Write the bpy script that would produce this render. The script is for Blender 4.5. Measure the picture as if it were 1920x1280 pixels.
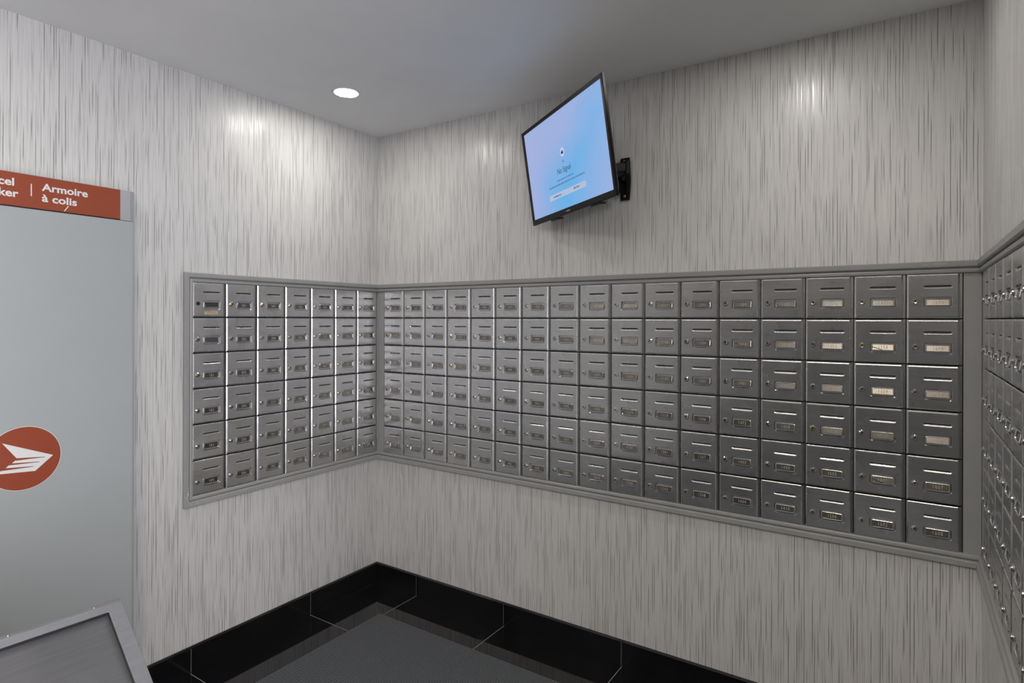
import bpy, bmesh, math, random
from mathutils import Vector, Matrix
random.seed(7)
R = math.radians
SC = bpy.context.scene
COL = SC.collection
for o in list(bpy.data.objects):
    bpy.data.objects.remove(o)

# ------------------------------------------------------------------ camera
CAM = bpy.data.cameras.new('camera')
cam = bpy.data.objects.new('camera', CAM)
COL.objects.link(cam)
CAM.sensor_width = 36.0
CAM.lens = 1120.8 / 1920 * 36.0
CAM.shift_y = -(640 - 598.07) / 1920.0
CAM.clip_start = 0.02
_yaw, _roll = -0.58437, 0.00258
_F = Vector((math.sin(_yaw), math.cos(_yaw), 0))
_Rt = Vector((math.cos(_yaw), -math.sin(_yaw), 0))
_U = Vector((0, 0, 1))
_m = Matrix((_Rt, _U, -_F)).transposed().to_4x4()
cam.matrix_world = Matrix.Translation((2.44251, -2.34521, 1.45)) @ _m @ Matrix.Rotation(_roll, 4, 'Z')
SC.camera = cam

# ------------------------------------------------------------------ world and exposure
SC.view_settings.view_transform = 'Standard'
SC.view_settings.look = 'None'
SC.view_settings.gamma = 1.0
SC.view_settings.use_curve_mapping = False
SC.view_settings.exposure = 0.0
try:                        # keep stray door-to-door glints of the small lamps from speckling
    SC.cycles.sample_clamp_indirect = 1.5
    SC.cycles.blur_glossy = 1.0
except AttributeError:
    pass
W = bpy.data.worlds.new('world')
SC.world = W
W.use_nodes = True
W.node_tree.nodes['Background'].inputs[0].default_value = (0.93, 0.925, 1.0, 1)
W.node_tree.nodes['Background'].inputs[1].default_value = 6.2
# daylight comes in through the open lobby side; a portal only guides its sampling
_pl = bpy.data.lights.new('lobby_opening', 'AREA')
_pl.shape = 'RECTANGLE'; _pl.size = 2.45; _pl.size_y = 2.8
_po = bpy.data.objects.new('lobby_opening', _pl); COL.objects.link(_po)
_po.location = (4.61, -3.0, 1.225); _po.rotation_euler = (0, R(90), 0)
try:
    _pl.cycles.is_portal = True
except AttributeError:
    bpy.data.objects.remove(_po)
LAMP_L = 152.0          # radiance of a downlight lens

PANEL_L = 28.0          # radiance of the added panel that brightens the number plates

# ------------------------------------------------------------------ dimensions
WX = 2.637              # right wall plane
CEIL = 2.4485
ZT = 1.6015             # top edge of the mailbox rows
CH = 0.14732            # row pitch
ZB = ZT - 6 * CH
CWB, X0B = 0.14912, 0.05341
CWL, Y0L = 0.1466, -0.0025
CWR, Y0R = 0.1466, -0.078
NR = 10
YEND_L = Y0L - 7 * CWL
YEND_R = Y0R - NR * CWR
TRW = 0.0355

# ------------------------------------------------------------------ materials
def mat(name, col, rough=0.5, metal=0.0, emis=None, es=0.0, spec=0.5):
    m = bpy.data.materials.new(name)
    m.use_nodes = True
    b = m.node_tree.nodes['Principled BSDF']
    b.inputs['Base Color'].default_value = (*col, 1)
    b.inputs['Roughness'].default_value = rough
    b.inputs['Metallic'].default_value = metal
    b.inputs['Specular IOR Level'].default_value = spec
    if emis:
        b.inputs['Emission Color'].default_value = (*emis, 1)
        b.inputs['Emission Strength'].default_value = es
    return m

class N:
    """tiny node helper"""
    def __init__(s, m):
        s.t = m.node_tree; s.b = s.t.nodes['Principled BSDF']
    def n(s, typ, **kw):
        o = s.t.nodes.new(typ)
        for k, v in kw.items():
            setattr(o, k, v)
        return o
    def l(s, a, b):
        s.t.links.new(a, b)
    def math(s, op, a, b=None, clamp=False):
        o = s.n('ShaderNodeMath', operation=op); o.use_clamp = clamp
        for i, v in enumerate((a, b)):
            if v is None: continue
            if isinstance(v, (int, float)): o.inputs[i].default_value = v
            else: s.l(v, o.inputs[i])
        return o.outputs[0]
    def noise(s, vec, scale=1.0, detail=2.0, rough=0.5):
        o = s.n('ShaderNodeTexNoise'); o.inputs['Scale'].default_value = scale
        o.inputs['Detail'].default_value = detail; o.inputs['Roughness'].default_value = rough
        s.l(vec, o.inputs['Vector']); return o.outputs[0]
    def scale(s, vec, sc, loc=(0, 0, 0)):
        o = s.n('ShaderNodeMapping'); o.inputs['Scale'].default_value = sc
        o.inputs['Location'].default_value = loc
        s.l(vec, o.inputs['Vector']); return o.outputs[0]
    def ramp(s, fac, p0, p1, c0=(0, 0, 0, 1), c1=(1, 1, 1, 1)):
        o = s.n('ShaderNodeValToRGB'); e = o.color_ramp.elements
        e[0].position = p0; e[1].position = p1; e[0].color = c0; e[1].color = c1
        s.l(fac, o.inputs[0]); return o.outputs[0]
    def mix(s, fac, a, b):
        o = s.n('ShaderNodeMix', data_type='RGBA')
        if isinstance(fac, (int, float)): o.inputs[0].default_value = fac
        else: s.l(fac, o.inputs[0])
        for i, v in ((6, a), (7, b)):
            if isinstance(v, tuple): o.inputs[i].default_value = v
            else: s.l(v, o.inputs[i])
        return o.outputs[2]
    def bump(s, h, strength, dist):
        o = s.n('ShaderNodeBump'); o.inputs['Strength'].default_value = strength
        o.inputs['Distance'].default_value = dist
        s.l(h, o.inputs['Height']); s.l(o.outputs[0], s.b.inputs['Normal'])

def wallpaper():
    m = mat('wallpaper', (.56, .55, .53), .36)
    k = N(m)
    g = k.n('ShaderNodeNewGeometry').outputs['Position']
    sep = k.n('ShaderNodeSeparateXYZ'); k.l(g, sep.inputs[0])
    u = k.math('ADD', sep.outputs[0], sep.outputs[1])
    cmb = k.n('ShaderNodeCombineXYZ'); k.l(u, cmb.inputs[0]); k.l(sep.outputs[2], cmb.inputs[2])
    v = cmb.outputs[0]
    def streaks(per_m, seed, zs, p0, p1, wd):
        # one printed thread per column, broken into dashes of its own random phase
        q = k.math('ADD', k.math('MULTIPLY', u, per_m), seed)
        cell = k.math('FLOOR', q); fr = k.math('FRACT', q)
        wn = k.n('ShaderNodeTexWhiteNoise', noise_dimensions='1D'); k.l(cell, wn.inputs['W'])
        r = wn.outputs['Value']
        cb = k.n('ShaderNodeCombineXYZ'); k.l(k.math('MULTIPLY', r, 311.0), cb.inputs[0])
        k.l(k.math('MULTIPLY', sep.outputs[2], zs), cb.inputs[1]); k.l(cell, cb.inputs[2])
        dash = k.ramp(k.noise(cb.outputs[0], 1, 1.0, .5), p0, p1)
        wob = k.math('MULTIPLY', k.noise(k.scale(v, (60, 1, 14), (seed, 0, 0)), 1, 1, .5), .25)
        pos = k.math('ADD', k.math('ADD', k.math('MULTIPLY', r, .45), .15), wob)
        d = k.math('ABSOLUTE', k.math('SUBTRACT', fr, pos))
        line = k.ramp(d, wd * .45, wd, (1, 1, 1, 1), (0, 0, 0, 1))
        return k.math('MULTIPLY', dash, line)
    sa = streaks(118.0, 500.0, 4.2, .50, .62, .20)
    sb = k.math('MULTIPLY', streaks(205.0, 900.0, 5.5, .50, .62, .24), .45)
    st = k.math('MAXIMUM', sa, sb)
    c = k.noise(k.scale(v, (120, 1, 1.6), (3, 7, 5)), 1, 2.0, .6)
    base = k.mix(k.ramp(c, .3, .7), (.645, .635, .62, 1), (.70, .69, .672, 1))
    col = k.mix(k.math('MULTIPLY', st, .92), base, (.25, .24, .23, 1))
    k.l(col, k.b.inputs['Base Color'])
    rr = k.ramp(c, .35, .65, (.22, .22, .22, 1), (.42, .42, .42, 1))
    k.l(rr, k.b.inputs['Roughness'])
    h = k.math('SUBTRACT', c, k.math('MULTIPLY', st, .7))
    k.bump(h, .4, .0013)
    return m

def steel(name, col, rough, waves=1.0, aniso=0.0):
    m = mat(name, col, rough, 1.0)
    k = N(m)
    tc = k.n('ShaderNodeTexCoord').outputs['Object']
    oi = k.n('ShaderNodeObjectInfo')
    off = k.n('ShaderNodeVectorMath', operation='SCALE')
    cmb = k.n('ShaderNodeCombineXYZ')
    for i in range(3): k.l(oi.outputs['Random'], cmb.inputs[i])
    k.l(cmb.outputs[0], off.inputs[0]); off.inputs['Scale'].default_value = 37.0
    add = k.n('ShaderNodeVectorMath', operation='ADD')
    k.l(tc, add.inputs[0]); k.l(off.outputs[0], add.inputs[1])
    p = add.outputs[0]
    big = k.noise(k.scale(p, (6, 6, 14)), 1, 1.0, .4)
    gr = k.noise(k.scale(p, (9, 9, 260)), 1, 1.0, .5)
    sm = k.noise(k.scale(p, (12, 12, 12)), 1, 1.0, .5)
    k.l(k.ramp(sm, .1, .9, (rough * .88,) * 3 + (1,), (rough * 1.18,) * 3 + (1,)), k.b.inputs['Roughness'])
    c0 = tuple(x * .9 for x in col) + (1,); c1 = tuple(x * 1.08 for x in col) + (1,)
    k.l(k.ramp(gr, .05, .95, c0, c1), k.b.inputs['Base Color'])
    k.bump(big, .3 * waves, .004)
    if aniso:               # vertical grain: reflections spread sideways
        vt = k.n('ShaderNodeVectorTransform', vector_type='VECTOR', convert_from='OBJECT', convert_to='WORLD')
        vt.inputs[0].default_value = (1, 0, 0)
        k.l(vt.outputs[0], k.b.inputs['Tangent'])
        k.b.inputs['Anisotropic'].default_value = aniso
    return m

def mottled(name, col, rough, metal=0, amt=.08, sc=30, bump=0.0):
    m = mat(name, col, rough, metal); k = N(m)
    tc = k.n('ShaderNodeTexCoord').outputs['Object']
    f = k.noise(tc, sc, 3, .6)
    k.l(k.ramp(f, .3, .7, tuple(x * (1 - amt) for x in col) + (1,), tuple(x * (1 + amt) for x in col) + (1,)), k.b.inputs['Base Color'])
    if bump: k.bump(f, bump, .002)
    return m

M = {}
M['wallpaper'] = wallpaper()
M['ceiling'] = mottled('ceiling_paint', (.93, .93, .93), .85, amt=.02, sc=3)
M['plain'] = mottled('dark_reflection_wall', (.035, .034, .033), .7, amt=.03, sc=4)  # near-black on unseen walls so the steel doors reflect darkness
M['trim'] = mottled('grey_trim_paint', (.34, .34, .335), .38, amt=.04, sc=14)
M['chip'] = mottled('chipped_paint', (.62, .61, .6), .6, amt=.15, sc=200)
M['tile'] = mottled('black_polished_tile', (.006, .006, .0065), .035, amt=.25, sc=9)
M['skirting'] = mottled('black_skirting_tile', (.006, .006, .0065), .11, amt=.25, sc=9)
M['grout'] = mottled('grey_grout', (.30, .30, .29), .85, amt=.1, sc=80)
M['door'] = steel('brushed_steel_door', (.62, .615, .605), .27, 1.0, .85)
M['hinge'] = steel('hinge_steel', (.33, .33, .325), .35, 0)
M['frame'] = steel('window_frame_steel', (.66, .655, .64), .24, 0)
M['lock'] = steel('lock_chrome', (.62, .61, .60), .16, 0)
M['brass'] = steel('lock_aged_nickel', (.66, .58, .45), .2, 0)
M['dark'] = mottled('dark_slot', (.012, .012, .012), .6, amt=.1)
M['body'] = mottled('mailbox_carcass', (.03, .03, .03), .5, amt=.1)
M['plate'] = mottled('number_plate_dark', (.19, .172, .15), .265, 1.0, amt=.06, sc=60)
M['digit'] = mottled('engraved_digit', (.46, .45, .42), .7, amt=.04, sc=300)
M['tape'] = mottled('tan_tape', (.55, .40, .24), .6, amt=.15, sc=200)
M['ink'] = mottled('tape_ink', (.16, .10, .06), .7, amt=.1)
M['locker'] = mottled('grey_locker_panel', (.40, .425, .43), .33, amt=.012, sc=5)
M['alu'] = mottled('satin_aluminium', (.52, .52, .53), .35, .6, amt=.03, sc=20)
M['red'] = mottled('brick_red_print', (.30, .056, .020), .42, amt=.03, sc=20)
M['white'] = mottled('white_print', (.78, .77, .76), .5, amt=.02)
M['bin'] = steel('bin_polished_steel', (.78, .78, .80), .2, .1)
M['binpanel'] = steel('bin_satin_panel', (.25, .25, .26), .42, .0)
M['binedge'] = steel('bin_edge_steel', (.40, .40, .405), .4, .0)
M['black'] = mottled('black_plastic', (.012, .012, .013), .35, amt=.1)
M['bezel'] = mottled('dark_bezel', (.006, .006, .0065), .3, amt=.1)
M['bezel'].node_tree.nodes['Principled BSDF'].inputs['Specular IOR Level'].default_value = .12
M['mount'] = mottled('black_mount_metal', (.012, .012, .012), .42, amt=.1)
M['mount'].node_tree.nodes['Principled BSDF'].inputs['Specular IOR Level'].default_value = .2
M['screw'] = mottled('zinc_screw', (.5, .5, .5), .3, 1.0, amt=.05)
M['ring'] = mottled('white_downlight_trim', (.75, .75, .75), .5, amt=.02)
M['scrtext'] = mat('screen_text', (.02, .04, .10), .4)
M['scrgrey'] = mat('screen_small_text', (.05, .12, .28), .4, emis=(.10, .22, .45), es=.55)
M['scrbtn'] = mat('screen_button', (.1, .1, .1), .4, emis=(.50, .62, .86), es=.72)
M['scricon'] = mat('screen_icon_disc', (.1, .1, .1), .4, emis=(.55, .70, .93), es=.85)
M['lens'] = mat('lit_lens', (.8, .8, .8), .5, emis=(1.0, .965, .91), es=LAMP_L)

def screen_mat():
    m = mat('screen_glow', (.01, .01, .012), .5, spec=.15)
    k = N(m)
    tc = k.n('ShaderNodeTexCoord').outputs['Object']
    sep = k.n('ShaderNodeSeparateXYZ'); k.l(tc, sep.inputs[0])
    u = k.math('ADD', k.math('MULTIPLY', sep.outputs[0], 1.45), .5)
    v = k.math('ADD', k.math('MULTIPLY', sep.outputs[2], 2.5), .5)
    n = k.noise(k.scale(tc, (3, 3, 4), (4, 2, 1)), 1, 2, .5)
    f = k.math('ADD', k.math('MULTIPLY', u, .75), k.math('MULTIPLY', v, -.75))
    f = k.math('ADD', f, k.math('MULTIPLY', n, .55))
    c1 = k.ramp(f, -.05, .45, (.38, .49, .84, 1), (.16, .49, .90, 1))
    d = k.math('ABSOLUTE', k.math('SUBTRACT', u, k.math('ADD', k.math('MULTIPLY', v, .35), .28)))
    edge = k.math('MULTIPLY', k.ramp(d, .2, .65), .7)
    c2 = k.mix(edge, c1, (.44, .51, .84, 1))
    low = k.math('MULTIPLY', k.ramp(k.math('ADD', u, k.math('MULTIPLY', v, .8)), .0, .55, (1, 1, 1, 1), (0, 0, 0, 1)), .7)
    c3 = k.mix(low, c2, (.46, .49, .82, 1))
    k.l(c3, k.b.inputs['Emission Color'])
    k.b.inputs['Emission Strength'].default_value = .85
    return m
M['screen'] = screen_mat()

def mat_carpet():
    m = mat('grey_ribbed_carpet', (.045, .048, .05), .95, spec=.15); k = N(m)
    tc = k.n('ShaderNodeTexCoord').outputs['Object']
    w = k.n('ShaderNodeTexWave'); w.inputs['Scale'].default_value = 34; w.inputs['Distortion'].default_value = 1.2
    w.inputs['Detail'].default_value = 2; w.bands_direction = 'X'
    k.l(tc, w.inputs['Vector'])
    w2 = k.n('ShaderNodeTexWave'); w2.inputs['Scale'].default_value = 26; w2.inputs['Distortion'].default_value = 1.5
    w2.bands_direction = 'Y'; k.l(tc, w2.inputs['Vector'])
    f = k.math('MULTIPLY', w.outputs['Fac'], k.math('ADD', k.math('MULTIPLY', w2.outputs['Fac'], .6), .4))
    n = k.noise(tc, 260, 3, .7)
    f2 = k.math('ADD', k.math('MULTIPLY', f, .6), k.math('MULTIPLY', n, .5))
    k.l(k.ramp(f2, .15, .8, (.025, .028, .031, 1), (.18, .19, .20, 1)), k.b.inputs['Base Color'])
    k.bump(f2, .7, .003)
    return m
M['carpet'] = mat_carpet()

# ------------------------------------------------------------------ mesh helpers
class MB:
    def __init__(s):
        s.v = []; s.f = []; s.m = []
    def box(s, a, b, mi=0):
        (x0, y0, z0), (x1, y1, z1) = a, b
        n = len(s.v)
        s.v += [(x0, y0, z0), (x1, y0, z0), (x1, y1, z0), (x0, y1, z0), (x0, y0, z1), (x1, y0, z1), (x1, y1, z1), (x0, y1, z1)]
        for q in ((0, 3, 2, 1), (4, 5, 6, 7), (0, 1, 5, 4), (1, 2, 6, 5), (2, 3, 7, 6), (3, 0, 4, 7)):
            s.f.append([n + i for i in q]); s.m.append(mi)
        return s
    def poly(s, pts, mi=0):
        n = len(s.v); s.v += [tuple(p) for p in pts]; s.f.append(list(range(n, n + len(pts)))); s.m.append(mi); return s
    def loops(s, loops, cap0=False, cap1=False, closed=True, mi=0):
        n = len(s.v); k = len(loops[0])
        for lp in loops: s.v += [tuple(p) for p in lp]
        for i in range(len(loops) - 1):
            for j in range(k if closed else k - 1):
                a = n + i * k + j; b = n + i * k + (j + 1) % k
                s.f.append([a, b, b + k, a + k]); s.m.append(mi)
        if cap0: s.f.append([n + j for j in range(k)][::-1]); s.m.append(mi)
        if cap1: s.f.append([n + (len(loops) - 1) * k + j for j in range(k)]); s.m.append(mi)
        return s
    def lathe(s, prof, c=(0, 0, 0), ax='y', seg=20, mi=0, cap=True):
        lps = []
        for r, h in prof:
            lp = []
            for i in range(seg):
                t = 2 * math.pi * i / seg
                a, b = r * math.cos(t), r * math.sin(t)
                p = (a, h, b) if ax == 'y' else ((a, b, h) if ax == 'z' else (h, a, b))
                lp.append((c[0] + p[0], c[1] + p[1], c[2] + p[2]))
            lps.append(lp)
        return s.loops(lps, cap, cap, mi=mi)
    def mesh(s, name, mats, smooth=False, recalc=True):
        me = bpy.data.meshes.new(name)
        me.from_pydata(s.v, [], s.f); me.update()
        for m in (mats if isinstance(mats, (list, tuple)) else [mats]): me.materials.append(m)
        for p, mi in zip(me.polygons, s.m): p.material_index = mi
        if recalc:
            b = bmesh.new(); b.from_mesh(me); bmesh.ops.recalc_face_normals(b, faces=b.faces[:]); b.to_mesh(me); b.free()
        if smooth:
            for p in me.polygons: p.use_smooth = True
        return me

def link(name, me, parent=None, loc=None):
    o = bpy.data.objects.new(name, me); COL.objects.link(o)
    if parent is not None: o.parent = parent
    if loc: o.location = loc
    return o
def tag(o, label, cat, group=None):
    o['label'] = label; o['category'] = cat
    if group: o['group'] = group
    return o
def thing(name, label, cat, loc=(0, 0, 0), rz=0.0, group=None):
    o = bpy.data.objects.new(name, None); COL.objects.link(o); o.empty_display_size = .05
    o.location = loc; o.rotation_euler = (0, 0, rz)
    return tag(o, label, cat, group)
def struct(name, me, loc=None):
    o = link(name, me, None, loc); o['kind'] = 'structure'; return o
def bevel(o, w, seg=2):
    b = o.modifiers.new('bevel', 'BEVEL'); b.width = w; b.segments = seg; b.limit_method = 'ANGLE'; b.angle_limit = R(40)
    return o

def text_mesh(txt, size, offset=0.0, extrude=0.0, res=3):
    c = bpy.data.curves.new('lettering', 'FONT'); c.body = txt; c.size = size; c.offset = offset
    c.extrude = extrude; c.resolution_u = res; c.fill_mode = 'BOTH'
    o = bpy.data.objects.new('lettering', c); COL.objects.link(o)
    me = bpy.data.meshes.new_from_object(o)
    bpy.data.objects.remove(o); bpy.data.curves.remove(c)
    return me
def text_geo(*a, **k):
    me = text_mesh(*a, **k)
    g = ([tuple(v.co) for v in me.vertices], [list(p.vertices) for p in me.polygons])
    bpy.data.meshes.remove(me)
    return g

# ------------------------------------------------------------------ room shell
XL, YF = 4.6, -4.4      # the lobby the niche opens into
BACK = .22
def wall_with_niche(name, u0, u1, n0, n1, z0, z1, place, depth=.13):
    """wall front with an opening n0..n1 x z0..z1; place(u, depth, z) -> point"""
    b = MB()
    P = lambda u, z, d=0: place(u, d, z)
    us = sorted({u0, n0, n1, u1}); zs = [0, z0, z1, CEIL]
    for i in range(len(us) - 1):
        for j in range(3):
            if us[i] >= n0 - 1e-6 and us[i + 1] <= n1 + 1e-6 and j == 1: continue
            b.poly([P(us[i], zs[j]), P(us[i + 1], zs[j]), P(us[i + 1], zs[j + 1]), P(us[i], zs[j + 1])])
    ring = [(n0, z0), (n1, z0), (n1, z1), (n0, z1)]
    for i in range(4):
        a, c = ring[i], ring[(i + 1) % 4]
        b.poly([P(*a), P(*c), P(*c, depth), P(*a, depth)])
    b.poly([P(*q, depth) for q in ring])
    o = struct(name, b.mesh(name, M['wallpaper'], recalc=False))
    return o
g = .004
wall_with_niche('wall_left', YF, 0, YEND_L - g, 0, ZB - g, ZT + g, lambda u, d, z: (-d, u, z))
wall_with_niche('wall_back', 0, WX, 0.0, WX, ZB - g, ZT + g, lambda u, d, z: (u, d, z))
wall_with_niche('wall_right', -1.66, 0, YEND_R - g, 0, ZB - g, ZT + g, lambda u, d, z: (WX + d, u, z))
b = MB(); b.box((WX, -1.70, 0), (WX + .25, -1.66, CEIL))
struct('wall_right_end', b.mesh('wall_right_end', M['wallpaper']))
b = MB(); b.box((-.25, YF - .1, 0), (XL, YF, CEIL))
struct('wall_front', b.mesh('wall_front', M['plain']))  # unseen wall added to close the room and darken the door reflections
b = MB(); b.box((WX + .25, -1.70, 0), (XL, -1.60, CEIL))
struct('wall_lobby', b.mesh('wall_lobby', M['plain']))
b = MB(); b.box((-.25, YF - .1, CEIL), (XL, .25, CEIL + .1))
ceiling = struct('ceiling', b.mesh('ceiling', M['ceiling']))

# floor: grout bed with polished tiles laid on it
b = MB(); b.box((-.25, YF - .1, -.1), (XL, .25, -.0009))
floor = struct('floor', b.mesh('floor', M['grout']))
TX = [0.0, .300, .853, 1.449, 2.043, WX]
TY = [0.0, -.4465, -1.032, -1.62, -2.21, -2.80, -3.39, -3.98, YF]
GAP = .0015
M['bounce_floor'] = mottled('lobby_bounce_floor', (.56, .55, .54), .25, amt=.06, sc=6)  # unseen lobby floor, made pale to bounce light up to the ceiling
def tile_mesh(w, d, m):
    name = 'floor_tile'
    b = MB(); c = .0009
    b.loops([[(0, 0, -.003), (w, 0, -.003), (w, d, -.003), (0, d, -.003)], [(0, 0, -c), (w, 0, -c), (w, d, -c), (0, d, -c)],
             [(c, c, 0), (w - c, c, 0), (w - c, d - c, 0), (c, d - c, 0)]], cap1=True)
    return b.mesh(name, m)
TXX = TX[:-1] + [2.64, 3.23, 3.82, 4.41]
for i in range(len(TXX) - 1):
    for j in range(len(TY) - 1):
        if TXX[i] > WX - .1 and TY[j] > -1.66:
            continue
        link('floor_tile', tile_mesh(TXX[i + 1] - TXX[i] - 2 * GAP, TY[j] - TY[j + 1] - 2 * GAP, M['bounce_floor'] if TXX[i] > 2.6 else M['tile']), floor,
             (TXX[i] + GAP, TY[j + 1] + GAP, 0))

# baseboards of polished tile, a bevelled top edge
BH, BT = .110, .010
def baseboard(name, cuts, place, lo=.004):
    bb = MB(); s, e = cuts[0], cuts[-1]
    bb.poly([place(s, BT - .0012, lo), place(e, BT - .0012, lo), place(e, BT - .0012, BH - .008), place(s, BT - .0012, BH - .008)])
    root = struct(name, bb.mesh(name, M['grout'], recalc=False))
    for a, c in zip(cuts[:-1], cuts[1:]):
        t = MB(); a2, c2 = a + .0011, c - .0011
        pr = [(0, .0025), (BT, .0025), (BT, BH - .006), (BT - .004, BH), (0, BH)]
        t.loops([[place(a2, p, z) for p, z in pr], [place(c2, p, z) for p, z in pr]], True, True)
        link('baseboard_tile', t.mesh('baseboard_tile', M['skirting']), root)
baseboard('baseboard_back', [BT] + TX[1:], lambda u, p, z: (u, -p, z))
baseboard('baseboard_left', [-x for x in TY[-2:0:-1]][::-1] and [-3.98, -3.39, -2.80, -2.21, -1.62, -1.032, -.4465, 0.0], lambda u, p, z: (p, u, z))
baseboard('baseboard_right', [-1.66, -1.032, -.4465, -BT], lambda u, p, z: (WX - p, u, z))

# ------------------------------------------------------------------ grey painted trim round the mailbox banks
PROF = [(-.003, -.006), (-.003, .007), (0, .010), (.007, .011), (.0105, .009), (.0115, .0045), (.0135, .0045),
        (.0150, .013), (.0185, .0155), (.033, .0165), (TRW, .0145), (TRW, -.002)]
def moulding(name, place, s0, s1):
    """place(s, t, p); s0/s1 = function(t, p) giving each end of the run"""
    b = MB()
    b.loops([[place(s0(t, p), t, p) for t, p in PROF], [place(s1(t, p), t, p) for t, p in PROF]], True, True)
    return struct(name, b.mesh(name, M['trim']))
def k0(v): return lambda t, p: v
pL_top = lambda s, t, p: (p, s, ZT + t)
pL_bot = lambda s, t, p: (p, s, ZB - t)
pB_top = lambda s, t, p: (s, -p, ZT + t)
pB_bot = lambda s, t, p: (s, -p, ZB - t)
pR_top = lambda s, t, p: (WX - p, s, ZT + t)
pR_bot = lambda s, t, p: (WX - p, s, ZB - t)
t1 = moulding('trim_1', pL_top, lambda t, p: YEND_L - t, lambda t, p: -p)
t2 = moulding('trim_2', pL_bot, lambda t, p: YEND_L - t, lambda t, p: -p)
t3 = moulding('trim_3', lambda s, t, p: (p, YEND_L - t, s), lambda t, p: ZB - t, lambda t, p: ZT + t)
t4 = moulding('trim_4', pB_top, lambda t, p: p, lambda t, p: WX - p)
t5 = moulding('trim_5', pB_bot, lambda t, p: p, lambda t, p: WX - p)
t6 = moulding('trim_6', pR_top, lambda t, p: YEND_R - t, lambda t, p: -p)
t7 = moulding('trim_7', pR_bot, lambda t, p: YEND_R - t, lambda t, p: -p)
t8 = moulding('trim_8', lambda s, t, p: (WX - p, YEND_R - t, s), lambda t, p: ZB - t, lambda t, p: ZT + t)
# flat filler strips between the banks, in the corners
b = MB(); b.box((.004, -.001, ZB + .001), (X0B - .001, .010, ZT - .001))
struct('trim_9', b.mesh('trim_9', M['trim']))
XE = X0B + 17 * CWB
b = MB(); b.box((XE + .001, -.001, ZB + .001), (WX - .002, .010, ZT - .001))
struct('trim_10', b.mesh('trim_10', M['trim']))
b = MB(); b.box((WX - .001, Y0R + .001, ZB + .001), (WX + .010, -.003, ZT - .001))
struct('trim_11', b.mesh('trim_11', M['trim']))
# chipped paint on the trim
def chip(parent, place, pts, off):
    b = MB(); b.poly([place(s, t, off) for s, t in pts]); link('paint_chip', b.mesh('paint_chip', M['chip'], recalc=False), parent)
pS = lambda s, t, p: (p, YEND_L - t, s)
random.seed(3)
for (zc, tc_, n, r) in [(ZB + .018, .021, 9, .006), (ZB + .030, .019, 7, .003), (ZB + .044, .020, 6, .0018), (ZB + .005, .026, 7, .003), (ZB - .008, .022, 6, .0022), (1.39, .021, 5, .0009)]:
    pts = []
    for i in range(n):
        a = 2 * math.pi * i / n; q = r * random.uniform(.5, 1.2)
        pts.append((zc + q * 1.6 * math.sin(a), tc_ + .7 * q * math.cos(a)))
    chip(t3, pS, pts, .0162)
for (sx, tt, ln) in [(YEND_L - .010, .026, .006), (YEND_L + .012, .026, .008), (YEND_L + .05, .025, .004)]:
    chip(t2, pL_bot, [(sx, tt - .001), (sx + ln, tt - .0012), (sx + ln * .9, tt + .001), (sx + .1 * ln, tt + .0012)], .0168)
for (sx, tt, ln) in [(2.51, .027, .036), (2.485, .025, .01)]:
    chip(t4, pB_top, [(sx, tt - .0006), (sx + ln, tt - .001), (sx + ln, tt + .0004), (sx + .1 * ln, tt + .0006)], .0166)

# ------------------------------------------------------------------ mailboxes
def stadium(cx, cz, L, H, y, n=5, lens=1.0):
    pts = []; r = H / 2
    for k in range(n + 1):
        a = -math.pi / 2 + math.pi * k / n; pts.append((cx + L / 2 - r + r * math.cos(a), y, cz + r * math.sin(a)))
    for k in range(n + 1):
        a = math.pi / 2 + math.pi * k / n; pts.append((cx - L / 2 + r + r * math.cos(a), y, cz + r * math.sin(a)))
    return pts
def rrect(cx, cz, w, h, r, y, n=3):
    pts = []
    for (sx, sz, a0) in ((1, -1, -90), (1, 1, 0), (-1, 1, 90), (-1, -1, 180)):
        for k in range(n + 1):
            a = R(a0 + 90 * k / n); pts.append((cx + sx * (w / 2 - r) + r * math.cos(a), y, cz + sz * (h / 2 - r) + r * math.sin(a)))
    return pts
FACE = -.0045
TILT = R(10)
def face_with_holes(mb, outer, holes):
    bm = bmesh.new(); es = []
    for lp in [outer] + holes:
        vs = [bm.verts.new(p) for p in lp]
        es += [bm.edges.new((vs[i], vs[(i + 1) % len(vs)])) for i in range(len(vs))]
    bmesh.ops.triangle_fill(bm, use_beauty=True, use_dissolve=False, edges=es, normal=(0, -1, 0))
    bm.verts.index_update(); n = len(mb.v)
    mb.v += [tuple(v.co) for v in bm.verts]
    for f in bm.faces:
        vs = [n + v.index for v in f.verts]
        if f.normal.y > 0: vs.reverse()
        mb.f.append(vs); mb.m.append(0)
    bm.free()
def cell_dims(w):
    xl, xr = -w / 2 + .0016, w / 2 - .0088
    return xl, xr
SLOTZ, WINZ, LOCKZ = .698 * CH, .358 * CH, .385 * CH
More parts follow.
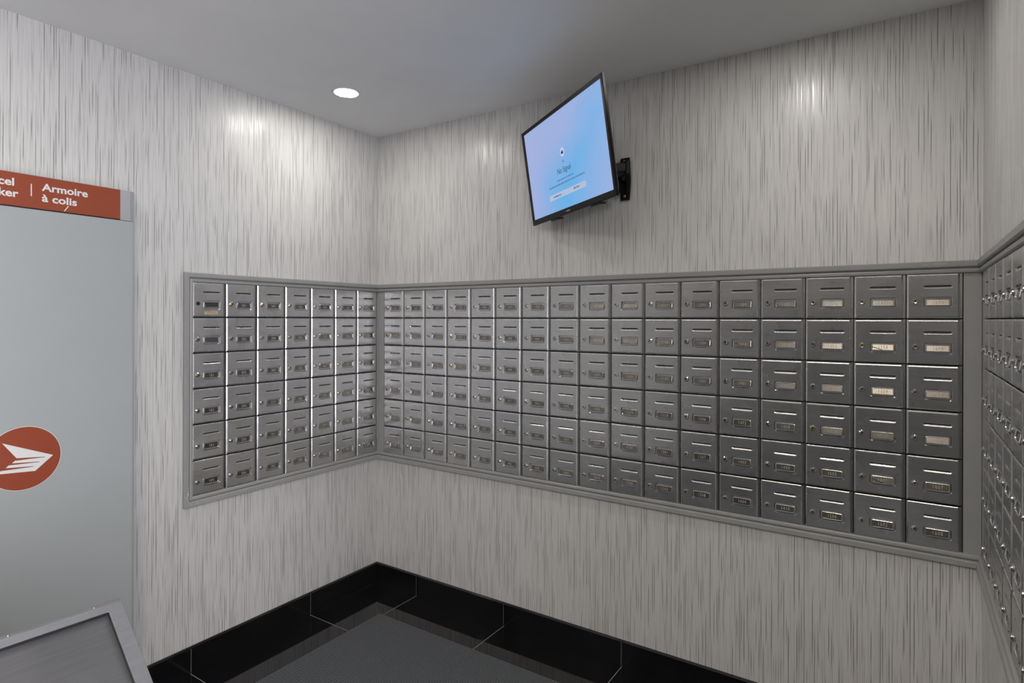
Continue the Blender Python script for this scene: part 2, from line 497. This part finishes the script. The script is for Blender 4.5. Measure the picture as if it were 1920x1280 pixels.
def door_mesh(w):
    xl, xr = cell_dims(w); zl, zh = .0022, CH - .0018
    mb = MB(); bv = .0058
    def rect(i, y, j=None):
        j = i if j is None else j
        return [(xl + j, y, zl + i), (xr - j, y, zl + i), (xr - j, y, zh - i), (xl + j, y, zh - i)]
    rings = [rect(0, .009), rect(0, -.0008), rect(.0006, FACE + .0021, .0022), rect(.0014, FACE + .0012, .0034),
             rect(.0032, FACE + .0005, .0043), rect(bv, FACE, .005)]
    n0 = len(mb.v); mb.loops(rings)
    cx = .063 * w; sL = .515 * w
    slot = stadium(cx, SLOTZ, sL, .0105, FACE)
    win = rrect(cx, WINZ, .508 * w, .0355, .006, FACE)
    face_with_holes(mb, rect(bv, FACE, .005), [slot, win])
    # slot: pressed lip sloping in and up to a dark slit
    def ring(k, lift, d, sq):
        return [(cx + (x - cx) * k, FACE + (d if z < SLOTZ + .002 else max(d, .0006)), SLOTZ + lift + (z - SLOTZ) * sq) for x, y, z in slot]
    inn = ring(.955, .0027, .0034, .30)
    mb.loops([slot, ring(.99, .0007, .00035, .84), ring(.975, .0016, .0011, .60), inn])
    mb.poly(inn, 1)
    # number window: a pressed trough
    w1 = rrect(cx, WINZ, .508 * w - .002, .0335, .0055, FACE + .0008)
    w2 = rrect(cx, WINZ, .508 * w - .0062, .0312, .0045, FACE + .0062)
    mb.loops([win, w1, w2]); mb.poly(w2, 0)
    me = mb.mesh('door', [M['door'], M['dark']], recalc=False)
    bm = bmesh.new(); bm.from_mesh(me); bmesh.ops.remove_doubles(bm, verts=bm.verts[:], dist=1e-6)
    bmesh.ops.recalc_face_normals(bm, faces=bm.faces[:])
    if sum(f.normal.y * f.calc_area() for f in bm.faces) > 0:
        for f in bm.faces: f.normal_flip()
    bm.to_mesh(me); bm.free()
    return me
def frame_mesh(w):
    cx = .063 * w; mb = MB()
    W_, H_ = .435 * w, .0245
    base = FACE + .0060
    tt = math.tan(TILT)
    def tl(lp, d): return [(x, FACE + d + (z - WINZ) * tt, z) for x, y, z in lp]
    lps = [rrect(cx, WINZ, W_, H_, .004, base), tl(rrect(cx, WINZ, W_, H_, .004, 0), .0002),
           tl(rrect(cx, WINZ, W_ - .0016, H_ - .0016, .004, 0), -.0010),
           tl(rrect(cx, WINZ, W_ - .0034, H_ - .0034, .0036, 0), -.0012), tl(rrect(cx, WINZ, W_ - .0054, H_ - .0054, .003, 0), -.0002),
           tl(rrect(cx, WINZ, W_ - .0060, H_ - .0060, .0028, 0), .0030)]
    mb.loops(lps)
    return mb.mesh('window_frame', M['frame'])
def lock_mesh(w, brass=False):
    mb = MB(); c = (-.5 * w + .165 * w, 0, LOCKZ)
    mb.lathe([(.0100, FACE + .0004), (.0100, FACE - .0012), (.0090, FACE - .0020), (.0076, FACE - .0020), (.0072, FACE - .0042),
              (.0060, FACE - .0052), (.0044, FACE - .0050), (.0040, FACE - .0042)], c, 'y', 20)
    return mb.mesh('lock', M['brass' if brass else 'lock'], smooth=False)
def keyhole_mesh(w):
    mb = MB(); x, z = -.5 * w + .165 * w, LOCKZ; y = FACE - .0045
    mb.lathe([(.0026, y + .0008), (.0026, y)], (x, 0, z + .0008), 'y', 12)
    mb.box((x - .0009, y - .0003, z - .0036), (x + .0009, y + .0008, z + .0034))
    return mb.mesh('keyhole', M['dark'])
def hinge_mesh(w):
    mb = MB(); x0, x1 = w / 2 - .0082, w / 2 - .0022
    mb.box((x0, .0015, .003), (x1, .009, CH - .002))
    for a, c in ((.006, .040), (.045, .100), (.105, CH - .006)):
        mb.loops([[(x0 + .0032 + .0016 * math.cos(t * math.pi / 3), .0015 - .0014 * max(0, math.sin(t * math.pi / 3)), z) for t in range(4)] for z in (a, c)], True, True, closed=False)
    return mb.mesh('hinge', M['hinge'])
def body_mesh(w):
    mb = MB(); mb.box((-w / 2 + .0004, .0095, .0004), (w / 2 - .0004, .110, CH - .0004))
    return mb.mesh('box_body', M['body'])

GLY = {}
for ch in '0123456789':
    GLY[ch] = text_geo(ch, .0160, res=2)
def plate_mesh(w, txt, bent=None, tilt=TILT):
    mb = MB(); cx = .063 * w; pw, ph = .435 * w - .0068, .0180
    def T(x, z, d=0.0):      # plate coordinates -> cell coordinates; top leans back
        return (cx + x, FACE + .0016 + z * math.sin(tilt) - d * math.cos(tilt), WINZ + z * math.cos(tilt) + d * math.sin(tilt))
    hw, hh = pw / 2, ph / 2
    if bent:                 # a corner of the plate has come loose and hangs forward
        bx, bz = bent
        mb.poly([T(-hw, -hh + bz), T(-hw + bx, -hh), T(hw, -hh), T(hw, hh), T(-hw, hh)])
        p = T(-hw, -hh); mb.poly([T(-hw, -hh + bz), (p[0], p[1] + .0035, p[2] + .001), T(-hw + bx, -hh)], 0)
    else:
        mb.poly([T(-hw, -hh), T(hw, -hh), T(hw, hh), T(-hw, hh)])
    mb.poly([T(-hw, -hh, -.0008), T(hw, -hh, -.0008), T(hw, hh, -.0008), T(-hw, hh, -.0008)][::-1])
    if txt:
        adv = .0076; x = -adv * len(txt) / 2 + .0015
        for ch in txt:
            vs, fs = GLY[ch]; n = len(mb.v)
            mb.v += [T(x + vx * .74, vy - .0058, .00025) for vx, vy, vz in vs]
            for f in fs: mb.f.append([n + i for i in f]); mb.m.append(1)
            x += adv
    return mb.mesh('number_plate', [M['plate'], M['digit']], recalc=False)

KIT = {}
def kit(w):
    if w not in KIT:
        KIT[w] = dict(door=door_mesh(w), window_frame=frame_mesh(w), lock=lock_mesh(w), brass=lock_mesh(w, True),
                      keyhole=keyhole_mesh(w), hinge=hinge_mesh(w), box_body=body_mesh(w))
    return KIT[w]

seq = ['', '', '101', '102', '103', '104']
seq += ['%d%02d' % (f, n) for f in (2, 3, 4, 5, 6, 7, 8, 9, 10, 11, 12, 14, 15, 16, 17, 18, 19, 20, 21, 22) for n in range(1, 11)]
ROWS = ['top', 'second', 'third', 'fourth', 'fifth', 'bottom']
ORD = ['first', 'second', 'third', 'fourth', 'fifth', 'sixth', 'seventh', 'eighth', 'ninth', 'tenth', 'eleventh', 'twelfth',
       'thirteenth', 'fourteenth', 'fifteenth', 'sixteenth', 'seventeenth']
BENT = {('back', 15, 1): (.030, .011), ('back', 13, 0): (.016, .009), ('back', 12, 1): (.040, .015), ('back', 15, 4): (.030, .012), ('back', 5, 5): (.022, .013)}
rng = random.Random(11)
def mailbox(wall, c, r, txt, w, loc, rz):
    k = kit(w)
    if wall == 'left':
        lab = 'steel mailbox %s, %s row, %s column from the left on left wall' % (txt, ROWS[r], ORD[c])
    elif wall == 'back':
        lab = 'steel mailbox %s, %s row, %s column from the left on back wall' % (txt, ROWS[r], ORD[c])
    else:
        lab = 'steel mailbox on the right wall, %s row, %s column from the corner' % (ROWS[r], ORD[c])
    if wall == 'left' and c == 0 and r == 0:
        lab = 'steel mailbox with tan tape and no lock, top left on left wall'
    if wall == 'left' and c == 0 and r == 1:
        lab = 'steel mailbox with blank unnumbered plate, second row, first column on left wall'
    t = thing('mailbox', lab, 'mailbox', loc, rz, 'mailboxes on the %s wall' % wall)
    link('box_body', k['box_body'], t)
    d = link('door', k['door'], t)
    d.rotation_euler = (R(rng.uniform(-.35, .35)), 0, R(rng.uniform(-.35, .35)))
    d.location.z = 0
    link('hinge', k['hinge'], t)
    link('window_frame', k['window_frame'], t)
    tilt = TILT + R(rng.uniform(-1.6, 1.6))
    if wall == 'back': tilt += R(1.4)
    if wall == 'left' and c < 2: tilt = TILT + R((0, 2.6, 0, 0, 0, 0)[r])
    npl = link('number_plate', plate_mesh(w, txt, BENT.get((wall, c, r)), tilt), t)
    if wall == 'left' and c == 0 and r == 0:
        npl.data.materials[0] = M['body']; npl['label'] = 'empty black number window'
    if wall == 'left' and c == 0 and r == 0:
        mb = MB(); x, z = -.5 * w + .165 * w, LOCKZ
        mb.lathe([(.0082, FACE - .0003), (.0082, FACE - .0009)], (x, 0, z), 'y', 14)
        link('lock_hole', mb.mesh('lock_hole', M['dark']), t)
        mb = MB(); mb.box((-.022, FACE - .0006, .0125), (.036, FACE, .0245))
        tp = link('tape_label', mb.mesh('tape_label', M['tape']), t); tp['label'] = 'tan tape strip with brown scrawl'
        mb = MB(); x = -.014
        for q in range(9):
            l = .0022 + .0016 * (q % 3); mb.box((x, FACE - .0009, .0178), (x + l, FACE - .0005, .0198)); x += l + .0009
        link('scrawl', mb.mesh('scrawl', M['ink']), tp)
    else:
        br = rng.random() < .07 or (wall == 'left' and c == 0 and r == 2)
        lk = link('lock', k['brass' if br else 'lock'], t)
        link('keyhole', k['keyhole'], lk)
    return t
i = 0
for c in range(7):
    for r in range(6):
        mailbox('left', c, r, seq[i], CWL, (0, YEND_L + (c + .5) * CWL, ZT - (r + 1) * CH), R(90)); i += 1
for c in range(17):
    for r in range(6):
        mailbox('back', c, r, seq[i], CWB, (X0B + (c + .5) * CWB, 0, ZT - (r + 1) * CH), 0); i += 1
for c in range(NR):
    for r in range(6):
        mailbox('right', c, r, seq[i], CWR, (WX, Y0R - (c + .5) * CWR, ZT - (r + 1) * CH), R(-90)); i += 1

# ------------------------------------------------------------------ downlights
def downlight(x, y, label):
    t = thing('ceiling_downlight', label, 'ceiling light', (x, y, CEIL), 0, 'round recessed downlights')
    b = MB(); b.lathe([(.052, 0), (.062, 0), (.062, -.0016), (.060, -.003), (.054, -.0035), (.050, -.0015), (.050, 0)], ax='z', seg=40, cap=False)
    link('trim_ring', b.mesh('trim_ring', M['ring'], smooth=True), t)
    b = MB(); b.poly([(.0502 * math.cos(2 * math.pi * q / 32), -.0502 * math.sin(2 * math.pi * q / 32), -.0026) for q in range(32)])
    link('lens', b.mesh('lens', M['lens'], recalc=False), t)
downlight(.3734, -.5487, 'round recessed ceiling light, lit, in front of the corner above the left mailboxes')
downlight(2.0907, -.5668, 'round recessed ceiling light near the right wall, above the back mailboxes')
for x, y, lab in [(.3734, -2.28, 'above the grey parcel locker'), (2.0907, -2.28, 'above the entrance end of the mat'), (3.81, -2.28, 'beyond the end of the right wall'),
                  (2.0907, -4.0, 'beside the front wall of the lobby'), (3.81, -4.0, 'in the far right corner of the lobby')]:  # downlights added out of view for plate glow and more bounce
    downlight(x, y, 'added round ceiling light, out of view, ' + lab)

# warm panel added out of view so the number plates reflect a cream glow
M['panel'] = mat('added_panel_glow', (.8, .8, .8), .5, emis=(1.0, .90, .74), es=PANEL_L)
pl = thing('added_glow_panel', 'added square glow panel, out of view, on the lobby ceiling behind the mat', 'ceiling light', (2.32, -3.2, CEIL))
b = MB()
def sq(h, z): return [(-h, -h, z), (h, -h, z), (h, h, z), (-h, h, z)]
b.loops([sq(.32, 0), sq(.32, -.012), sq(.298, -.012), sq(.296, -.008)]); link('panel_frame', b.mesh('panel_frame', M['ring']), pl)
b = MB(); b.poly(sq(.297, -.009)); link('glow_face', b.mesh('glow_face', M['panel'], recalc=False), pl)

# ------------------------------------------------------------------ television on its wall arm
TVW = .72
TVH = TVW / 1.7479
hx = Vector((.81371, -.58128, 0)).normalized()
dn = Vector((.1185, .0944, -.98845)); dn -= hx * dn.dot(hx); dn.normalize()
up = -dn; bk = up.cross(hx)
s = (TVW - .7) / (.73 - .7)
TLp = Vector((1.043, -.163, 2.252)).lerp(Vector((.984, -.07, 2.287)), s)
ctr = TLp + hx * TVW / 2 + dn * TVH / 2
tv = thing('television', 'black flat television tilted down showing a pale blue No Signal screen', 'television')
tv.matrix_world = Matrix.Translation(ctr) @ Matrix((hx, bk, up)).transposed().to_4x4()
# the screen fills these shares of the outer frame
bl, bt, bb_ = .0215, .0140, .0290
sx0, sx1, sz0, sz1 = -TVW / 2 + .023, TVW / 2 - .0145, -TVH / 2 + .0225, TVH / 2 - .0150
b = MB()
def rc(x0, x1, z0, z1, y): return [(x0, y, z0), (x1, y, z0), (x1, y, z1), (x0, y, z1)]
H2, V2 = TVW / 2, TVH / 2
b.loops([rc(-H2, H2, -V2, V2, .010), rc(-H2, H2, -V2, V2, .002), rc(-H2 + .002, H2 - .002, -V2 + .002, V2 - .002, 0),
         rc(sx0, sx1, sz0, sz1, 0), rc(sx0 + .001, sx1 - .001, sz0 + .001, sz1 - .001, .003)])
link('bezel', b.mesh('bezel', M['bezel']), tv)
b = MB(); b.poly(rc(sx0, sx1, sz0, sz1, .0025))
scr = link('screen', b.mesh('screen', M['screen'], recalc=False), tv)
b = MB()
b.loops([rc(-H2 + .001, H2 - .001, -V2 + .001, V2 - .001, .0095), rc(-H2 + .012, H2 - .012, -V2 + .006, V2 - .012, .016),
         rc(-H2 + .06, H2 - .06, -V2 + .035, V2 - .09, .050), rc(-H2 + .08, H2 - .08, -V2 + .05, V2 - .11, .054)], cap0=True, cap1=True)
link('back_shell', b.mesh('back_shell', M['black']), tv)
b = MB(); b.box((-.020, -.0006, -V2 + .0085), (.012, .0004, -V2 + .0125)); link('brand_mark', b.mesh('brand_mark', M['alu']), tv)
b = MB()
for xx in (-.16, .19):
    b = MB(); b.box((xx - .035, .012, -V2 - .006), (xx + .035, .036, -V2 + .002))
    link('foot_cap', b.mesh('foot_cap', M['black']), tv)
SW, SH = sx1 - sx0, sz1 - sz0
def S(u, v, y=.0015): return (sx0 + u * SW, y, sz1 - v * SH)
def scr_text(name, txt, size, u, v, m, bold=0.0, sx=1.0):
    vs, fs = text_geo(txt, size, offset=bold)
    w = max(p[0] for p in vs) + min(p[0] for p in vs)
    bx = S(u, v); mb = MB()
    mb.v = [(bx[0] + (x - w / 2) * sx, bx[1], bx[2] + y) for x, y, z in vs]; mb.f = fs; mb.m = [0] * len(fs)
    return link(name, mb.mesh(name, m, recalc=False), scr)
scr_text('heading_text', 'No Signal', .031, .496, .628, M['scrtext'])
scr_text('source_text', 'TV', .017, .498, .541, M['scrtext'])
def word_bars(name, u0, u1, v, h, m, y=.0013, seed=1):
    rr = random.Random(seed); mb = MB(); u = u0
    while u < u1:
        l = min(rr.uniform(.012, .042), u1 - u)
        p = S(u, v, y); mb.box((p[0], y, p[2] - h / 2), (p[0] + l * SW, y + .0004, p[2] + h / 2)); u += l + .007
    link(name, mb.mesh(name, m), scr)
word_bars('small_text', .395, .600, .690, .0042, M['scrgrey'], seed=2)
word_bars('small_text', .272, .728, .733, .0046, M['scrgrey'], seed=5)
b = MB(); lp = rrect(S(.4965, .84)[0], S(.5, .838)[2], .475 * SW, .060 * SH, .010, .0017)
b.poly(lp); link('button', b.mesh('button', M['scrbtn'], recalc=False), scr)
word_bars('button_text', .322, .425, .840, .0060, M['scrgrey'], .0012, 8)
word_bars('button_text', .585, .655, .835, .0060, M['scrgrey'], .0012, 9)
b = MB(); p = S(.50, .425); b.lathe([(.0165, .0018), (.0165, .0016)], (p[0], 0, p[2]), 'y', 28); b.m = [0] * len(b.f)
link('icon_disc', b.mesh('icon_disc', M['scricon']), scr)
b = MB(); b.box((p[0] - .009, .0010, p[2] - .007), (p[0] + .009, .0014, p[2] + .003)); b.box((p[0] - .004, .0010, p[2] + .004), (p[0] + .006, .0014, p[2] + .007))
link('icon', b.mesh('icon', M['scrtext']), scr)

# mount: wall plate, swivel block, folded arm, head plate
mo = thing('television_mount', 'black metal swivel arm holding the television to the back wall', 'wall mount', (1.459, 0, 2.035))
pts = []
for q in range(9):
    z = -.088 + .176 * q / 8
    e = .0045 * (abs(z) / .088) ** 2
    pts.append((.024 - e, z))
outl = pts + [(-x, z) for x, z in pts[::-1]]
b = MB(); b.loops([[(x, 0, z) for x, z in outl], [(x, -.006, z) for x, z in outl], [(x * .88, -.010, z * .985) for x, z in outl]], True, True)
link('wall_plate', b.mesh('wall_plate', M['mount']), mo)
b = MB(); b.box((-.016, -.032, -.060), (-.011, -.008, .050)); b.box((.010, -.020, -.060), (.013, -.008, .055))
link('channel_lip', b.mesh('channel_lip', M['mount']), mo)
for zz in (-.072, .072):
    b = MB(); b.lathe([(.0062, -.0095), (.0062, -.0125), (.004, -.0145), (.001, -.0148)], (0, 0, zz), 'y', 14)
    link('screw', b.mesh('screw', M['screw'], smooth=True), mo)
b = MB(); b.box((-.030, -.050, -.012), (.006, -.006, .046)); bevel(link('swivel_block', b.mesh('swivel_block', M['mount']), mo), .002)
def bar(p0, p1, w, h, name, m):
    p0, p1 = Vector(p0), Vector(p1); d = (p1 - p0).normalized(); side = d.cross(Vector((0, 0, 1))).normalized() * w / 2; u = Vector((0, 0, h / 2))
    b = MB(); b.loops([[q - side - u, q + side - u, q + side + u, q - side + u] for q in (p0, p1)], True, True)
    return bevel(link(name, b.mesh(name, m), mo), .003)
tvback = ctr + bk * .056
lt = tvback - Vector((1.459, 0, 2.035))
elbow = Vector((.055, -.115, .017))
bar((-.012, -.045, .017), elbow, .020, .040, 'arm', M['mount'])
bar(elbow, (lt.x + bk.x * .045, lt.y + bk.y * .045, .017), .018, .034, 'arm', M['mount'])
for nm, q in (('pivot', (-.012, -.042, .017)), ('pivot', tuple(elbow)), ('pivot', (lt.x + bk.x * .045, lt.y + bk.y * .045, .017))):
    b = MB(); b.lathe([(.011, -.026), (.013, -.024), (.013, .024), (.011, .026)], q, 'z', 18); link('pivot', b.mesh('pivot', M['mount']), mo)
hp = MB(); o_ = lt
mtx = Matrix((hx, bk, up)).transposed()
def loc_(x, y, z): return tuple(lt + mtx @ Vector((x, y, z)))
lps = [[loc_(-.06, y, -.06), loc_(.06, y, -.06), loc_(.06, y, .06), loc_(-.06, y, .06)] for y in (0, .004)]
hp.loops(lps, True, True); lps = [[loc_(-.012, y, -.03), loc_(.012, y, -.03), loc_(.012, y, .03), loc_(-.012, y, .03)] for y in (.004, .045)]
hp.loops(lps, True, True); link('head_plate', hp.mesh('head_plate', M['mount']), mo)

# ------------------------------------------------------------------ parcel locker against the left wall
LX = .10
YE, YS = -1.287, -2.44
lk = thing('parcel_locker', 'tall grey parcel locker with red sign band standing against the left wall', 'locker', (0, 0, 0))
ZL1 = 1.7985
b = MB(); b.box((.012, YS, .0), (LX - .006, YE - .012, ZL1 - .002)); link('cabinet_body', b.mesh('cabinet_body', M['locker']), lk)
b = MB()
prof = [(.012, YE), (LX - .012, YE), (LX - .006, YE - .002), (LX - .002, YE - .006), (LX, YE - .012), (LX, YS), (LX - .005, YS), (LX - .005, YE - .014), (.012, YE - .012)]
b.loops([[(x, y, .004) for x, y in prof], [(x, y, ZL1) for x, y in prof]], True, True); link('front_panel', b.mesh('front_panel', M['locker']), lk)
b = MB(); b.box((.012, YS, 1.803), (LX, -1.3385, 1.9072)); sg = link('sign_band', b.mesh('sign_band', M['red']), lk); sg['label'] = 'brick red sign band with white lettering'
b = MB()
prof = [(.012, -1.2835), (LX - .030, -1.2835), (LX - .014, -1.2850), (LX - .003, -1.2930), (LX + .001, -1.306), (LX + .001, -1.3385), (.012, -1.3385)]
b.loops([[(x, y, 1.7998) for x, y in prof], [(x, y, 1.9072) for x, y in prof]], True, True); link('end_cap', b.mesh('end_cap', M['alu']), lk)
b = MB(); b.box((.012, YS, 1.9072), (LX + .0005, -1.3385, 1.9086)); link('sign_edge', b.mesh('sign_edge', M['alu']), lk)
b = MB(); b.box((.012, YS, 1.7985), (LX - .004, -1.3385, 1.803)); link('head_joint', b.mesh('head_joint', M['dark']), lk)
def wall_text(txt, size, y0, z0, width=None, right=None, bold=.0009):
    vs, fs = text_geo(txt, size, offset=bold, res=4)
    x0 = min(p[0] for p in vs); x1 = max(p[0] for p in vs)
    sx = (width / (x1 - x0)) if width else SXT
    mb = MB(); yy = y0 if right is None else right - (x1 - x0) * sx
    mb.v = [(LX + .0006, yy + (x - x0) * sx, z0 + y) for x, y, z in vs]; mb.f = fs; mb.m = [0] * len(fs)
    link('lettering', mb.mesh('lettering', M['white'], recalc=False), sg)
    return sx
FS = .0335
SXT = wall_text('Armoire', FS, -1.5704, 1.8632, width=.1306)
wall_text('\u00e0 colis', FS, -1.5698, 1.8282, width=.0980)
wall_text('Parcel', FS, 0, 1.8655, right=-1.6423)
wall_text('Locker', FS, 0, 1.8305, right=-1.6308)
b = MB(); b.box((LX, -1.5995, 1.840), (LX + .0008, -1.5965, 1.8793)); link('divider', b.mesh('divider', M['white']), sg)
b = MB(); b.poly([(LX + .0007, -1.5095, 1.8056), (LX + .0007, -1.5060, 1.8056), (LX + .0007, -1.4945, 1.8241), (LX + .0007, -1.4980, 1.8241)]); link('slash', b.mesh('slash', M['white'], recalc=False), sg)
b = MB(); b.lathe([(.0995, LX + .0002), (.0995, LX + .0008)], (0, -1.6162, 1.0035), 'x', 72); em = link('emblem', b.mesh('emblem', M['red']), lk); em['label'] = 'round red emblem with a white winged envelope'
b = MB(); b.lathe([(.1010, LX + .0001), (.1010, LX + .0005)], (0, -1.6162, 1.0035), 'x', 72); link('emblem_border', b.mesh('emblem_border', M['white']), lk)
WG = [(-1.6709, 1.0605), (-1.5376, .9999), (-1.5861, .9576), (-1.6834, .9665), (-1.6734, .9751), (-1.5905, .9722), (-1.5905, .9737),
      (-1.6619, .9817), (-1.6546, .9888), (-1.5752, .9842), (-1.5752, .9857), (-1.6462, .9936), (-1.6389, 1.0004), (-1.5600, .9971), (-1.5600, .9985), (-1.6346, 1.0075)]
b = MB(); b.poly([(LX + .0012, y, z) for y, z in WG]); link('wing', b.mesh('wing', M['white'], recalc=False), em)

# ------------------------------------------------------------------ steel bin with a sloping lid, lower left
A = Vector((.91104, -1.68498, .80))
rzb = math.atan2(-.074272, .99724)
bn = thing('waste_bin', 'brushed steel bin with a sloping framed lid in front of the grey locker', 'bin', (A.x, A.y, 0), rzb)
SL = R(35.65); LL = .44; WB = .46; ZA = A.z
def lp_(a, s, d=0.0):     # a: across from the right edge, s: down the slope, d: off the lid
    return (s * math.cos(SL) + d * math.sin(SL), -a, ZA - s * math.sin(SL) + d * math.cos(SL))
b = MB()
st, fr = .0108, .030
def lring(a0, a1, s0, s1, d): return [lp_(a0, s0, d), lp_(a1, s0, d), lp_(a1, s1, d), lp_(a0, s1, d)]
b.loops([lring(0, WB, st, LL, -.022), lring(0, WB, st, LL, -.0008), lring(.0008, WB - .0008, st, LL - .0008, 0), lring(.0300, WB - fr, .0283, LL - fr, 0),
         lring(.0306, WB - fr, .0287, LL - fr, -.0008)])
link('lid_frame', b.mesh('lid_frame', M['bin']), bn)
b = MB(); b.poly(lring(.0300, WB - fr + .002, .0280, LL - fr + .002, -.0110)); link('lid_panel', b.mesh('lid_panel', M['binpanel'], recalc=False), bn)
b = MB(); b.loops([lring(.0306, WB - fr, .0287, LL - fr, -.0008), lring(.0312, WB - fr, .0292, LL - fr, -.0012), lring(.0312, WB - fr, .0292, LL - fr, -.012)]); link('lid_step_shade', b.mesh('lid_step_shade', M['black']), bn)  # step wall coloured black to paint in the shade line of the recess
# rolled rear edge carrying the screws
b = MB(); lps = []
for aa in (0.0015, WB):
    lp = []
    for q in range(7):
        t = q / 6; s_ = st * (1 - t); dd = .0004 - .0040 * t * t
        lp.append(lp_(aa, s_, dd))
    lp += [lp_(aa, .002, -.030), lp_(aa, st, -.022)]
    lps.append(lp)
b.loops(lps, True, True); link('rear_edge', b.mesh('rear_edge', M['binedge']), bn)
for aa in (.0535, .2055, .3575):
    b = MB(); c = Vector(lp_(aa, .0062, -.0008))
    nrm = Vector((math.sin(SL) * .75 - .3, 0, math.cos(SL))).normalized()
    x_ = Vector((0, 1, 0)); y_ = nrm.cross(x_)
    lps = [[tuple(c + (x_ * math.cos(t) + y_ * math.sin(t)) * r_ + nrm * h_) for t in [2 * math.pi * i_ / 12 for i_ in range(12)]] for r_, h_ in ((.0030, -.001), (.0030, .0008), (.0018, .0017), (.0004, .0019))]
    b.loops(lps, True, True); link('screw', b.mesh('screw', M['screw'], smooth=True), bn)
# body: sheet steel box under the lid
dx, zf = LL * math.cos(SL), ZA - LL * math.sin(SL)
b = MB(); pr = [(.012, 0), (dx - .006, 0), (dx - .006, zf - .020), (.012, ZA - .034)]
b.loops([[(x, -.004, z) for x, z in pr], [(x, -WB + .004, z) for x, z in pr]], True, True); link('bin_body', b.mesh('bin_body', M['bin']), bn)
b = MB(); b.box((.004, -WB + .0, 0), (dx + .002, .002, .035)); link('plinth', b.mesh('plinth', M['black']), bn)

# ------------------------------------------------------------------ entrance mat
b = MB(); x0, x1, y0, y1, h = .283, 2.36, -2.55, -.2515, .005
b.loops([[(x0, y0, 0), (x1, y0, 0), (x1, y1, 0), (x0, y1, 0)], [(x0, y0, h * .6), (x1, y0, h * .6), (x1, y1, h * .6), (x0, y1, h * .6)],
         [(x0 + .004, y0 + .004, h), (x1 - .004, y0 + .004, h), (x1 - .004, y1 - .004, h), (x0 + .004, y1 - .004, h)]], True, True)
tag(link('floor_mat', b.mesh('floor_mat', M['carpet'])), 'dark grey ribbed carpet mat lying on the black tile floor', 'mat')
